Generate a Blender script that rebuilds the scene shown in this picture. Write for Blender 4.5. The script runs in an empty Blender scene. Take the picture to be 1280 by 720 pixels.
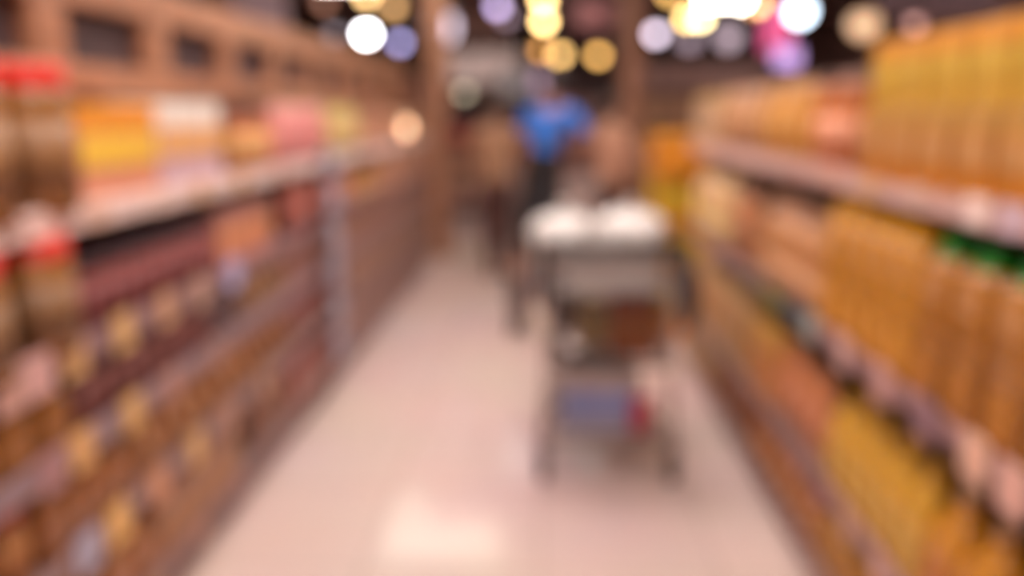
import bpy, bmesh, math, random
from mathutils import Vector, Matrix
random.seed(7)
C = bpy.context.scene.collection
PI = math.pi
R = math.radians

# ------------------------------------------------------------------ materials
_m = {}
def lin(c):
    c = c / 255.0
    return c / 12.92 if c <= 0.04045 else ((c + 0.055) / 1.055) ** 2.4
def mat(rgb, rough=0.5, metal=0.0, var=0.12, scale=14.0, coat=0.0):
    key = (rgb, rough, metal, var, scale, coat)
    if key in _m: return _m[key]
    m = bpy.data.materials.new('material_%d_%d_%d' % rgb); m.use_nodes = True
    nt = m.node_tree; b = nt.nodes['Principled BSDF']
    base = [lin(c) for c in rgb]
    no = nt.nodes.new('ShaderNodeTexNoise'); no.inputs['Scale'].default_value = scale
    tc = nt.nodes.new('ShaderNodeTexCoord'); nt.links.new(tc.outputs['Object'], no.inputs['Vector'])
    cr = nt.nodes.new('ShaderNodeValToRGB')
    cr.color_ramp.elements[0].position = 0.3; cr.color_ramp.elements[1].position = 0.7
    cr.color_ramp.elements[0].color = (*[max(0, x * (1 - var)) for x in base], 1)
    cr.color_ramp.elements[1].color = (*[min(1, x * (1 + var)) for x in base], 1)
    nt.links.new(no.outputs['Fac'], cr.inputs['Fac']); nt.links.new(cr.outputs['Color'], b.inputs['Base Color'])
    b.inputs['Roughness'].default_value = rough; b.inputs['Metallic'].default_value = metal
    if coat: b.inputs['Coat Weight'].default_value = coat; b.inputs['Coat Roughness'].default_value = 0.15
    _m[key] = m
    return m
def glow(rgb, s):
    key = ('glow', rgb, s)
    if key in _m: return _m[key]
    m = bpy.data.materials.new('lamp_glow'); m.use_nodes = True
    b = m.node_tree.nodes['Principled BSDF']
    b.inputs['Base Color'].default_value = (0.8, 0.8, 0.8, 1)
    b.inputs['Emission Color'].default_value = (*[lin(c) for c in rgb], 1)
    b.inputs['Emission Strength'].default_value = s
    _m[key] = m
    return m
def floor_mat():
    m = bpy.data.materials.new('floor_tiles'); m.use_nodes = True
    nt = m.node_tree; b = nt.nodes['Principled BSDF']
    tc = nt.nodes.new('ShaderNodeTexCoord')
    br = nt.nodes.new('ShaderNodeTexBrick'); br.offset = 0.0
    br.inputs['Scale'].default_value = 1.0
    br.inputs['Brick Width'].default_value = 0.6; br.inputs['Row Height'].default_value = 0.6
    br.inputs['Mortar Size'].default_value = 0.004
    br.inputs['Color1'].default_value = (0.73, 0.545, 0.50, 1)
    br.inputs['Color2'].default_value = (0.70, 0.52, 0.48, 1)
    br.inputs['Mortar'].default_value = (0.42, 0.30, 0.26, 1)
    nt.links.new(tc.outputs['Object'], br.inputs['Vector'])
    no = nt.nodes.new('ShaderNodeTexNoise'); no.inputs['Scale'].default_value = 1.3
    nt.links.new(tc.outputs['Object'], no.inputs['Vector'])
    mx = nt.nodes.new('ShaderNodeMixRGB'); mx.blend_type = 'MULTIPLY'; mx.inputs[0].default_value = 0.18
    nt.links.new(br.outputs['Color'], mx.inputs[1]); nt.links.new(no.outputs['Color'], mx.inputs[2])
    nt.links.new(mx.outputs[0], b.inputs['Base Color'])
    b.inputs['Roughness'].default_value = 0.11; b.inputs['Specular IOR Level'].default_value = 0.26
    return m
def wood_mat(rgb, name):
    m = bpy.data.materials.new(name); m.use_nodes = True
    nt = m.node_tree; b = nt.nodes['Principled BSDF']
    base = [lin(c) for c in rgb]
    tc = nt.nodes.new('ShaderNodeTexCoord')
    mp = nt.nodes.new('ShaderNodeMapping'); mp.inputs['Scale'].default_value = (6, 1.2, 6)
    wv = nt.nodes.new('ShaderNodeTexNoise'); wv.inputs['Scale'].default_value = 5; wv.inputs['Detail'].default_value = 6
    cr = nt.nodes.new('ShaderNodeValToRGB')
    cr.color_ramp.elements[0].position = 0.35; cr.color_ramp.elements[1].position = 0.65
    cr.color_ramp.elements[0].color = (*[x * 0.78 for x in base], 1)
    cr.color_ramp.elements[1].color = (*[min(1, x * 1.15) for x in base], 1)
    nt.links.new(tc.outputs['Object'], mp.inputs['Vector']); nt.links.new(mp.outputs[0], wv.inputs['Vector'])
    nt.links.new(wv.outputs['Fac'], cr.inputs['Fac']); nt.links.new(cr.outputs[0], b.inputs['Base Color'])
    b.inputs['Roughness'].default_value = 0.34
    return m

# ------------------------------------------------------------------ mesh helpers
def add_box(bm, cx, cy, cz, sx, sy, sz, bev=0.0, rot=None):
    r = bmesh.ops.create_cube(bm, size=1.0)
    vs = r['verts']
    bmesh.ops.scale(bm, vec=(sx, sy, sz), verts=vs)
    if bev > 0:
        es = list({e for v in vs for e in v.link_edges})
        rr = bmesh.ops.bevel(bm, geom=es, offset=bev, segments=2, affect='EDGES', profile=0.5)
        vs = list({v for f in rr['faces'] for v in f.verts} | {v for v in vs if v.is_valid})
    if rot is not None: bmesh.ops.rotate(bm, verts=vs, cent=(0, 0, 0), matrix=rot)
    bmesh.ops.translate(bm, vec=(cx, cy, cz), verts=vs)
    return vs
def add_lathe(bm, prof, n=20, c=(0, 0, 0), smooth=True):
    rings = []
    for r, z in prof:
        if r < 1e-5: rings.append([bm.verts.new((c[0], c[1], c[2] + z))])
        else: rings.append([bm.verts.new((c[0] + r * math.cos(2 * PI * i / n), c[1] + r * math.sin(2 * PI * i / n), c[2] + z)) for i in range(n)])
    fs = []
    for a, b in zip(rings, rings[1:]):
        for i in range(n):
            j = (i + 1) % n
            if len(a) == 1 and len(b) == 1: continue
            if len(a) == 1: fs.append(bm.faces.new((a[0], b[j], b[i])))
            elif len(b) == 1: fs.append(bm.faces.new((a[i], a[j], b[0])))
            else: fs.append(bm.faces.new((a[i], a[j], b[j], b[i])))
    for f in fs: f.smooth = smooth
    return fs
def add_tube(bm, pts, r, n=8, closed=False):
    pts = [Vector(p) for p in pts]; k = len(pts); rings = []
    up = Vector((0, 0, 1))
    for i, p in enumerate(pts):
        if closed: t = (pts[(i + 1) % k] - pts[i - 1])
        else: t = pts[min(i + 1, k - 1)] - pts[max(i - 1, 0)]
        t.normalize()
        a = up if abs(t.dot(up)) < 0.95 else Vector((1, 0, 0))
        u = t.cross(a).normalized(); v = t.cross(u).normalized()
        rings.append([bm.verts.new(p + r * (math.cos(2 * PI * j / n) * u + math.sin(2 * PI * j / n) * v)) for j in range(n)])
    rng = range(k) if closed else range(k - 1)
    for i in rng:
        a, b = rings[i], rings[(i + 1) % k]
        for j in range(n):
            f = bm.faces.new((a[j], a[(j + 1) % n], b[(j + 1) % n], b[j])); f.smooth = True
    if not closed:
        bm.faces.new(rings[0]); bm.faces.new(list(reversed(rings[-1])))
def obj(name, bm, m, parent=None, loc=None):
    bmesh.ops.recalc_face_normals(bm, faces=bm.faces)
    me = bpy.data.meshes.new(name); bm.to_mesh(me); bm.free()
    me.materials.append(m)
    o = bpy.data.objects.new(name, me); C.objects.link(o)
    if parent: o.parent = parent
    if loc: o.location = loc
    return o
def tag(o, label, cat, group=None, kind=None):
    o['label'] = label; o['category'] = cat
    if group: o['group'] = group
    if kind: o['kind'] = kind
    return o
def thing(name, label, cat, loc=(0, 0, 0), rz=0, group=None):
    o = bpy.data.objects.new(name, None); C.objects.link(o)
    o.empty_display_size = 0.05
    o.location = loc; o.rotation_euler = (0, 0, rz)
    return tag(o, label, cat, group)
def kids(o): return [c for c in KIDS.get(o.name, [])]
def struct(name, bm, m):
    o = obj(name, bm, m); o['kind'] = 'structure'; return o
def box_bm(*a, **k):
    bm = bmesh.new(); add_box(bm, *a, **k); return bm

# ------------------------------------------------------------------ camera
CAM = Vector((0, 0, 1.5)); F = 1000.0; VPX, VPY = 680, 140
pitch = math.atan((360 - VPY) / F)
yaw = math.atan((VPX - 640) / F * math.cos(pitch))
cam_d = bpy.data.cameras.new('camera'); cam = bpy.data.objects.new('camera', cam_d); C.objects.link(cam)
cam.location = CAM
cam.rotation_euler = (PI / 2 - pitch, 0, yaw)
cam_d.sensor_width = 36; cam_d.lens = F / 1280 * 36
cam_d.clip_start = 0.02; cam_d.clip_end = 100
cam_d.dof.use_dof = True
cam_d.dof.focus_distance = 0.22
cam_d.dof.aperture_fstop = 3.0
bpy.context.scene.camera = cam
MC = cam.rotation_euler.to_matrix()
def ray(px, py): return (MC @ Vector(((px - 640) / F, (360 - py) / F, -1.0)))
def at_y(px, py, y):            # point of the line of sight at forward distance y
    r = ray(px, py); return CAM + r * (y / r.y)
def on_x(px, x, z):             # forward distance at which a shelf line (x, z) is seen in column px
    lo, hi = 0.3, 40.0
    for _ in range(50):
        y = (lo + hi) / 2
        q = MC.transposed() @ (Vector((x, y, z)) - CAM)
        p = 640 + F * q.x / max(1e-4, -q.z)
        if -q.z <= 0: lo = y; continue
        if (p - VPX) * (1 if x > 0 else -1) > abs(px - VPX): lo = y
        else: hi = y
    return (lo + hi) / 2

# ------------------------------------------------------------------ setting
XL, XR = -1.117, 0.847          # front edges of the two shelf runs
Y0, Y1, Y1R = 0.6, 7.8, 4.75
struct('floor', box_bm(0.5, 17, -0.05, 18, 42, 0.1), floor_mat())
struct('ceiling', box_bm(0.5, 17, 4.65, 18, 42, 0.1), mat((112, 84, 80), 0.8))
struct('wall_back', box_bm(0.5, 38, 2.3, 18, 0.2, 4.6), mat((136, 102, 94), 0.8))
struct('wall_front', box_bm(0.5, -4, 2.3, 18, 0.2, 4.6), mat((170, 140, 128), 0.8))
struct('wall_left', box_bm(-8.5, 17, 2.3, 0.2, 42, 4.6), mat((140, 106, 98), 0.8))
struct('wall_right', box_bm(9.5, 17, 2.3, 0.2, 42, 4.6), mat((140, 106, 98), 0.8))
WOOD = wood_mat((172, 118, 88), 'light_wood')
WOOD2 = wood_mat((170, 118, 92), 'post_wood')
for nm, px, y in (('pillar', 548, 8.45), ('pillar', 787, 8.45)):
    p = at_y(px, 140, y)
    bm = bmesh.new()
    add_box(bm, 0, 0, 2.3, 0.21, 0.22, 4.6, bev=0.012)
    add_box(bm, 0, 0, 0.06, 0.25, 0.29, 0.12, bev=0.01)
    add_box(bm, 0, 0, 4.55, 0.3, 0.3, 0.09, bev=0.01)
    o = obj('wooden_post', bm, WOOD2, loc=(p.x, y, 0))
    tag(o, 'light wooden post standing at the far end of the %s shelving' % ('left' if px < 640 else 'right'), 'post', 'wooden posts at the ends of the shelving')

# ceiling lights
def panel(name, x, y, z, sx, sy, power, label, col=(1, 0.91, 0.85)):
    t = thing(name, label, 'ceiling light', (x, y, z), 0, 'ceiling panel lights over the aisle')
    bm = bmesh.new(); add_box(bm, 0, 0, 0.05, sx + 0.06, sy + 0.06, 0.08, bev=0.01); obj('housing', bm, mat((200, 190, 185), 0.5), t)
    bm = bmesh.new()
    for s in (-1, 1): add_tube(bm, [(s * sx * 0.35, 0, 0.09), (s * sx * 0.35, 0, 4.6 - z)], 0.006)
    obj('suspension_rod', bm, mat((90, 85, 85), 0.4, 0.8), t)
    bm = bmesh.new(); add_box(bm, 0, 0, 0.0, sx, sy, 0.015)
    rad = power / (PI * sx * sy)
    m = glow((255, 255, 255), 1.0)
    key = ('panel', power, sx, sy)
    if key not in _m:
        m = glow((255, 255, 255), rad).copy()
        m.node_tree.nodes['Principled BSDF'].inputs['Emission Color'].default_value = (*col, 1); _m[key] = m
    obj('diffuser', bm, _m[key], t)
K = 4.3
for i, (x, y, sx, sy, pw) in enumerate(((-0.15, -1.2, 1.6, 1.0, 14), (-0.15, 1.2, 1.6, 1.0, 16), (-0.15, 3.6, 1.6, 0.9, 16), (-0.15, 5.6, 1.6, 0.7, 12))):
    panel('ceiling_panel_light', x, y, 3.3, sx, sy, pw * K, '%s bright ceiling panel light over the aisle counted from the camera' % ('first', 'second', 'third', 'fourth')[i])
panel('ceiling_panel_light', -1.06, 7.72, 2.95, 1.27, 0.72, 16.0, 'wide ceiling panel light whose glow mirrors in the floor', (1, .93, .74))
panel('ceiling_panel_light', -1.50, 8.5, 2.95, 0.36, 0.56, 2.4, 'small ceiling panel light beside the wide one over the floor glow', (1, .93, .74))
for i, (x, y) in enumerate(((-4.6, 3.5), (5.0, 4.5), (-4.6, 12.5), (5.2, 13.0), (-4.6, 19), (5.2, 19))):
    panel('ceiling_panel_light', x, y, 4.4, 1.4, 1.4, 50 if i < 2 else 110, '%s high panel light over the neighbouring aisles, %s side' % (('nearest', 'nearest', 'middle', 'middle', 'farthest', 'farthest')[i], ('left', 'right')[i % 2]))
panel('ceiling_panel_light', 0.2, 19, 4.5, 2.4, 1.4, 90, 'farthest panel light above the middle of the store')
panel('ceiling_panel_light', 0.2, 13.5, 4.5, 1.6, 1.2, 50, 'added unseen panel light above the middle of the store, brightening the far boards')  # added out of view to brighten the far hanging boards

# ------------------------------------------------------------------ shelving
STEEL = mat((138, 112, 108), 0.45, 0.2)
DARKST = mat((84, 62, 60), 0.6); BACKP = mat((150, 112, 100), 0.6)
BASE = mat((140, 104, 98), 0.5)
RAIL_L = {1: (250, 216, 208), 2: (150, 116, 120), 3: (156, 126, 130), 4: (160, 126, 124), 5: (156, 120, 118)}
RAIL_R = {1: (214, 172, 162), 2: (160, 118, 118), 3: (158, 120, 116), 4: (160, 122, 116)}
HL = {1: 1.27, 2: 0.95, 3: 0.72, 4: 0.46, 5: 0.17}
HR = {1: 1.33, 2: 0.86, 3: 0.41, 4: 0.12}
DEPTH = 0.42
TAGS = []   # (side, shelf, y, w, h, colour, kind)
def tagpx(side, shelf, px, w, h, col, kind='rect'):
    x = XL if side < 0 else XR
    z = (HL if side < 0 else HR)[shelf]
    TAGS.append((side, shelf, on_x(px, x, z), w, h, col, kind))
for px, c in ((8, (226, 176, 162)), (46, (226, 176, 170)), (90, (226, 178, 120)), (152, (222, 176, 118)), (206, (214, 164, 128)), (248, (200, 160, 140))):
    tagpx(-1, 2, px, 0.095, 0.1, c)
tagpx(-1, 2, 290, 0.12, 0.12, (186, 184, 226), 'round')
for px, c in ((100, (232, 176, 112)), (164, (232, 182, 114)), (62, (178, 130, 130)), (212, (190, 142, 130)), (268, (176, 136, 128))): tagpx(-1, 3, px, 0.088, 0.1, c)
for px, c in ((146, (244, 190, 112)), (196, (220, 156, 118)), (244, (234, 184, 120)), (284, (206, 154, 130)), (108, (178, 170, 190)), (330, (196, 150, 120))): tagpx(-1, 4, px, 0.095, 0.11, c)
for px, c in ((130, (222, 170, 150)), (190, (210, 160, 120)), (250, (200, 150, 130)), (300, (180, 140, 140))): tagpx(-1, 5, px, 0.07, 0.06, c)
for px, c in ((40, (236, 196, 186)), (120, (226, 184, 164)), (200, (240, 208, 196)), (250, (222, 174, 130)), (300, (220, 170, 120)), (350, (200, 150, 130))): tagpx(-1, 1, px, 0.09, 0.06, c)
for px, c in ((1225, (246, 216, 206)), (1150, (216, 176, 160)), (1090, (220, 172, 130)), (1040, (216, 160, 140)), (1000, (200, 150, 140)), (1270, (210, 180, 190))): tagpx(1, 1, px, 0.08, 0.06, c)
for px, c in ((1222, (238, 186, 160)), (1105, (206, 156, 148)), (1055, (216, 172, 164)), (1270, (230, 176, 160)), (1160, (150, 112, 120)), (1015, (172, 176, 170)), (940, (150, 140, 110))): tagpx(1, 2, px, 0.09, 0.095, c)
tagpx(1, 2, 992, 0.26, 0.07, (70, 82, 90)); tagpx(1, 2, 968, 0.24, 0.06, (140, 136, 70))
for px, c in ((1062, (214, 164, 140)), (1102, (220, 170, 160)), (1030, (170, 126, 130)), (1000, (176, 130, 126)), (1140, (214, 164, 148))): tagpx(1, 3, px, 0.07, 0.08, c)
def bay(side, i, ya, yb, label):
    x = XL if side < 0 else XR
    s = 1 if side > 0 else -1
    t = thing('shelving_bay', label, 'shelving', (0, 0, 0), 0, 'steel shelving bays along the %s of the aisle' % ('right' if side > 0 else 'left'))
    L = yb - ya; yc = (ya + yb) / 2
    H = HL if side < 0 else HR
    top = 1.88 if side < 0 else 1.66
    bm = bmesh.new(); add_box(bm, x + s * (DEPTH + 0.02), yc, top / 2, 0.03, L - 0.01, top); obj('back_panel', bm, BACKP, t)
    bm = bmesh.new(); add_box(bm, x + s * (0.04 + DEPTH / 2), yc, min(H.values()) / 2 - 0.015, DEPTH - 0.02, L - 0.006, min(H.values()) - 0.04, bev=0.004); obj('base_plinth', bm, BASE, t)
    for yy in (ya + 0.02, yb - 0.02):
        bm = bmesh.new(); add_box(bm, x + s * (DEPTH - 0.02), yy, top / 2 + 0.02, 0.05, 0.03, top - 0.04, bev=0.003); obj('upright', bm, STEEL, t)
    for k, z in H.items():
        bm = bmesh.new(); add_box(bm, x + s * (0.015 + DEPTH / 2), yc, z - 0.012, DEPTH - 0.03, L - 0.008, 0.022, bev=0.003)
        for yy in (ya + 0.03, yb - 0.03): add_box(bm, x + s * (DEPTH - 0.12), yy, z - 0.04, 0.16, 0.012, 0.04)
        sh = obj('shelf', bm, STEEL, t)
        col = (RAIL_L if side < 0 else RAIL_R)[k]
        bm = bmesh.new(); add_box(bm, x + s * 0.008, yc, z - 0.018, 0.012, L - 0.008, 0.064 if (k == 1 or side < 0 and k < 4) else 0.044, bev=0.003)
        obj('price_rail', bm, mat(col, 0.4), sh)
        for (sd, kk, y, w, h, c, kind) in TAGS:
            if sd == side and kk == k and ya <= y < yb:
                bm = bmesh.new()
                if kind == 'round':
                    bmesh.ops.create_cone(bm, cap_ends=True, segments=28, radius1=w / 2, radius2=w / 2, depth=0.004, matrix=Matrix.Translation((x - s * 0.006, y, z - 0.02)) @ Matrix.Rotation(PI / 2, 4, 'Y'))
                else:
                    add_box(bm, x - s * 0.004, y, z - 0.02, 0.004, w, h, bev=0.0015)
                obj('price_tag', bm, mat(c, 0.45, var=0.04), sh)
    if side < 0:   # wooden header frame with dark panels
        hx = x - 0.195
        bm = bmesh.new(); add_box(bm, hx, yc, 1.592, 0.05, L - 0.004, 0.084, bev=0.004); obj('lower_header_rail', bm, WOOD, t)
        bm = bmesh.new(); add_box(bm, hx, yc, 1.848, 0.05, L - 0.004, 0.115, bev=0.004); obj('upper_header_rail', bm, WOOD, t)
        bm = bmesh.new(); add_box(bm, hx - 0.03, yc, 1.712, 0.015, L - 0.004, 0.17); obj('header_panel', bm, mat((72, 50, 52), 0.6), t)
        yy = 2.14 - 0.605 * 4
        while yy < yb:
            if ya <= yy:
                bm = bmesh.new(); add_box(bm, hx, yy, 1.712, 0.046, 0.15, 0.154, bev=0.003); obj('header_post', bm, WOOD, t)
            yy += 0.605
ords = ['nearest', 'second nearest', 'third nearest', 'fourth nearest', 'fifth nearest', 'farthest']
nb = 6
for i in range(nb):
    ya = Y0 + (Y1 - Y0) * i / nb; yb = Y0 + (Y1 - Y0) * (i + 1) / nb
    bay(-1, i, ya, yb, '%s bay of the left shelving with a wooden header frame' % ords[i])

for i in range(4):
    ya = Y0 + (Y1R - Y0) * i / 4; yb = Y0 + (Y1R - Y0) * (i + 1) / 4
    bay(1, i, ya, yb, '%s bay of the right shelving without a header' % (ords[:3] + ['farthest'])[i])

# ------------------------------------------------------------------ products (front faces -Y, base at z = 0)
def P_jar(w, h, body, lid, label):
    r = w / 2; parts = []
    bm = bmesh.new()
    add_lathe(bm, [(0, 0), (r * .9, 0), (r, h * .04), (r, h * .74), (r * .93, h * .82), (r * .74, h * .86), (r * .74, h * .9), (0, h * .9)], 20)
    parts.append(('jar', bm, mat(body, 0.25, coat=0.3)))
    bm = bmesh.new(); add_lathe(bm, [(0, h * .83), (r * .93, h * .83), (r * .96, h * .85), (r * .96, h * .985), (r * .9, h), (0, h)], 20); parts.append(('lid', bm, mat(lid, 0.35)))
    bm = bmesh.new(); add_lathe(bm, [(r * 1.0, h * .16), (r * 1.02, h * .16), (r * 1.02, h * .64), (r * 1.0, h * .64)], 20); parts.append(('label_band', bm, mat(label, 0.5)))
    return parts
def P_bottle(w, h, body, cap, label):
    r = w / 2; bm = bmesh.new()
    add_lathe(bm, [(0, 0), (r * .88, 0), (r, h * .03), (r, h * .34), (r * .9, h * .4), (r, h * .46), (r, h * .64), (r * .82, h * .74), (r * .42, h * .84), (r * .34, h * .9), (r * .34, h * .93), (0, h * .93)], 20)
    parts = [('bottle', bm, mat(body, 0.2, coat=0.4))]
    bm = bmesh.new(); add_lathe(bm, [(0, h * .895), (r * .42, h * .895), (r * .44, h * .91), (r * .42, h), (0, h)], 16); parts.append(('cap', bm, mat(cap, 0.35)))
    bm = bmesh.new(); add_lathe(bm, [(r, h * .09), (r * 1.02, h * .09), (r * 1.02, h * .33), (r, h * .33)], 20); parts.append(('label_band', bm, mat(label, 0.5)))
    return parts
def P_jug(w, h, body, cap, label):     # squarish oil jug with a handle
    bm = bmesh.new(); d = w * 0.95
    secs = [(0, .93), (.03, 1), (.58, 1), (.70, .86), (.82, .45), (.88, .3), (.93, .3)]
    rings = []
    for z, k in secs:
        ring = []
        for j in range(24):
            a = 2 * PI * (j + .5) / 24; ca, sa = math.cos(a), math.sin(a); e = 0.34
            ring.append(bm.verts.new((math.copysign(abs(ca) ** e, ca) * w / 2 * k, math.copysign(abs(sa) ** e, sa) * d / 2 * k, z * h)))
        rings.append(ring)
    for a, b in zip(rings, rings[1:]):
        for j in range(24): bm.faces.new((a[j], a[(j + 1) % 24], b[(j + 1) % 24], b[j])).smooth = True
    bm.faces.new(rings[0]); bm.faces.new(rings[-1])
    parts = [('jug', bm, mat(body, 0.2, coat=0.4))]
    bm = bmesh.new(); add_lathe(bm, [(0, h * .9), (w * .2, h * .9), (w * .21, h * .92), (w * .2, h), (0, h)], 16); parts.append(('cap', bm, mat(cap, 0.35)))
    bm = bmesh.new(); add_tube(bm, [(0, d * .42, h * .62), (0, d * .46, h * .78), (0, d * .3, h * .86), (0, d * .1, h * .88)], w * .07); parts.append(('handle', bm, mat(body, 0.25)))
    bm = bmesh.new(); add_box(bm, 0, -d / 2 - .0015, h * .31, w * .68, .003, h * .36, bev=.001); parts.append(('label_panel', bm, mat(label, 0.5)))
    return parts
def P_talljug(w, h, body, cap, label):
    bm = bmesh.new(); d = w * 0.95
    secs = [(0, .93), (.03, 1), (.50, .97), (.54, 1), (.80, 1), (.86, .84), (.90, .56), (.93, .5)]
    rings = []
    for z, k in secs:
        ring = []
        for j in range(24):
            a = 2 * PI * (j + .5) / 24; ca, sa = math.cos(a), math.sin(a); e = 0.34
            ring.append(bm.verts.new((math.copysign(abs(ca) ** e, ca) * w / 2 * k, math.copysign(abs(sa) ** e, sa) * d / 2 * k, z * h)))
        rings.append(ring)
    for a, b in zip(rings, rings[1:]):
        for j in range(24): bm.faces.new((a[j], a[(j + 1) % 24], b[(j + 1) % 24], b[j])).smooth = True
    bm.faces.new(rings[0]); bm.faces.new(rings[-1])
    parts = [('jug', bm, mat(body, 0.25, coat=0.3))]
    bm = bmesh.new(); add_lathe(bm, [(0, h * .86), (w * .40, h * .87), (w * .42, h * .89), (w * .31, h * .98), (w * .28, h), (0, h)], 18); parts.append(('cap', bm, mat(cap, 0.35)))
    bm = bmesh.new(); add_box(bm, 0, -d / 2 - .0015, h * .70, w * .7, .003, h * .17, bev=.001); parts.append(('upper_label', bm, mat(label, 0.5)))
    bm = bmesh.new(); add_box(bm, 0, -d / 2 - .0015, h * .20, w * .7, .003, h * .24, bev=.001); parts.append(('lower_label', bm, mat(tuple(min(255, int(c * 1.08)) for c in body), 0.5)))
    return parts
def P_carton(w, h, body, top, label, d=None):
    d = d or w * 1.1; bm = bmesh.new(); add_box(bm, 0, 0, h / 2, w, d, h, bev=.003); parts = [('carton', bm, mat(body, 0.45))]
    bm = bmesh.new(); add_box(bm, 0, 0, h * .86, w * 1.012, d * 1.012, h * .285, bev=.003); parts.append(('top_band', bm, mat(top, 0.45)))
    bm = bmesh.new(); add_box(bm, 0, -d / 2 - .0015, h * .53, w * .96, .003, h * .34, bev=.001); parts.append(('label_panel', bm, mat(label, 0.45)))
    return parts
def P_pouch(w, h, body, top, label, d=None):
    d = d or w * .55; bm = bmesh.new(); nx, nz = 10, 12
    def grid(s):
        g = []
        for i in range(nz + 1):
            row = []
            for j in range(nx + 1):
                u = j / nx * 2 - 1; v = i / nz
                th = (1 - abs(u) ** 2.6) * (1 - v ** 2.2) ** .6 * (.35 + .65 * min(1, v * 6)) if v < 1 else 0
                x = u * w / 2 * (1 - .05 * math.sin(PI * v)); row.append((x, s * d / 2 * max(th, .0), v * h))
            g.append(row)
        return g
    F_, B_ = grid(-1), grid(1)
    vf = [[bm.verts.new(c) for c in r] for r in F_]; vb = [[bm.verts.new((c[0], c[1] + .0012, c[2])) for c in r] for r in B_]
    for g in (vf, vb):
        for i in range(nz):
            for j in range(nx): bm.faces.new((g[i][j], g[i][j + 1], g[i + 1][j + 1], g[i + 1][j])).smooth = True
    for i in range(nz):
        for j in (0, nx): bm.faces.new((vf[i][j], vf[i + 1][j], vb[i + 1][j], vb[i][j]))
    for j in range(nx):
        for i in (0, nz): bm.faces.new((vf[i][j], vf[i][j + 1], vb[i][j + 1], vb[i][j]))
    parts = [('pouch', bm, mat(body, 0.3, coat=.3))]
    bm = bmesh.new(); add_box(bm, 0, 0, h * .97, w * .99, .008, h * .09, bev=.002); parts.append(('top_seal', bm, mat(top, 0.35)))
    bm = bmesh.new(); add_lathe(bm, [(0, 0), (w * .3, 0), (w * .31, .004), (0, .006)], 20)
    bmesh.ops.rotate(bm, verts=bm.verts, cent=(0, 0, 0), matrix=Matrix.Rotation(PI / 2, 3, 'X'))
    bmesh.ops.translate(bm, verts=bm.verts, vec=(0, -d / 2 * .9, h * .45)); parts.append(('label_disc', bm, mat(label, 0.45)))
    return parts
BUILD = {'jar': P_jar, 'bottle': P_bottle, 'jug': P_jug, 'talljug': P_talljug, 'carton': P_carton, 'pouch': P_pouch}
KINDNAME = {'jar': ('lidded_jar', 'jar'), 'bottle': ('oil_bottle', 'bottle'), 'jug': ('oil_jug', 'jug'), 'talljug': ('oil_jug', 'jug'), 'carton': ('food_carton', 'carton'), 'pouch': ('food_pouch', 'pouch')}
ORD = ['nearest', 'second nearest', 'third nearest', 'fourth nearest', 'fifth nearest', 'sixth nearest', 'seventh nearest', 'eighth nearest', 'ninth nearest', 'tenth nearest',
       '11th nearest', '12th nearest', '13th nearest', '14th nearest', '15th nearest', '16th nearest', '17th nearest', '18th nearest', '19th nearest', '20th nearest'] + ['%dth nearest' % k for k in range(21, 60)]
def in_view(p, margin=110):
    q = MC.transposed() @ (p - CAM)
    if q.z > -0.05: return False
    x = 640 + F * q.x / -q.z; y = 360 - F * q.y / -q.z
    return -margin < x < 1280 + margin and -margin < y < 720 + margin
COUNT = 0
def place_proto(kind, parts, label, cat, loc, rz, group):
    t = thing(KINDNAME[kind][0], label, cat, loc, rz, group)
    ch = [obj(n, bm, m, t) for n, bm, m in parts]
    return t, ch
OCC = {}
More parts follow.
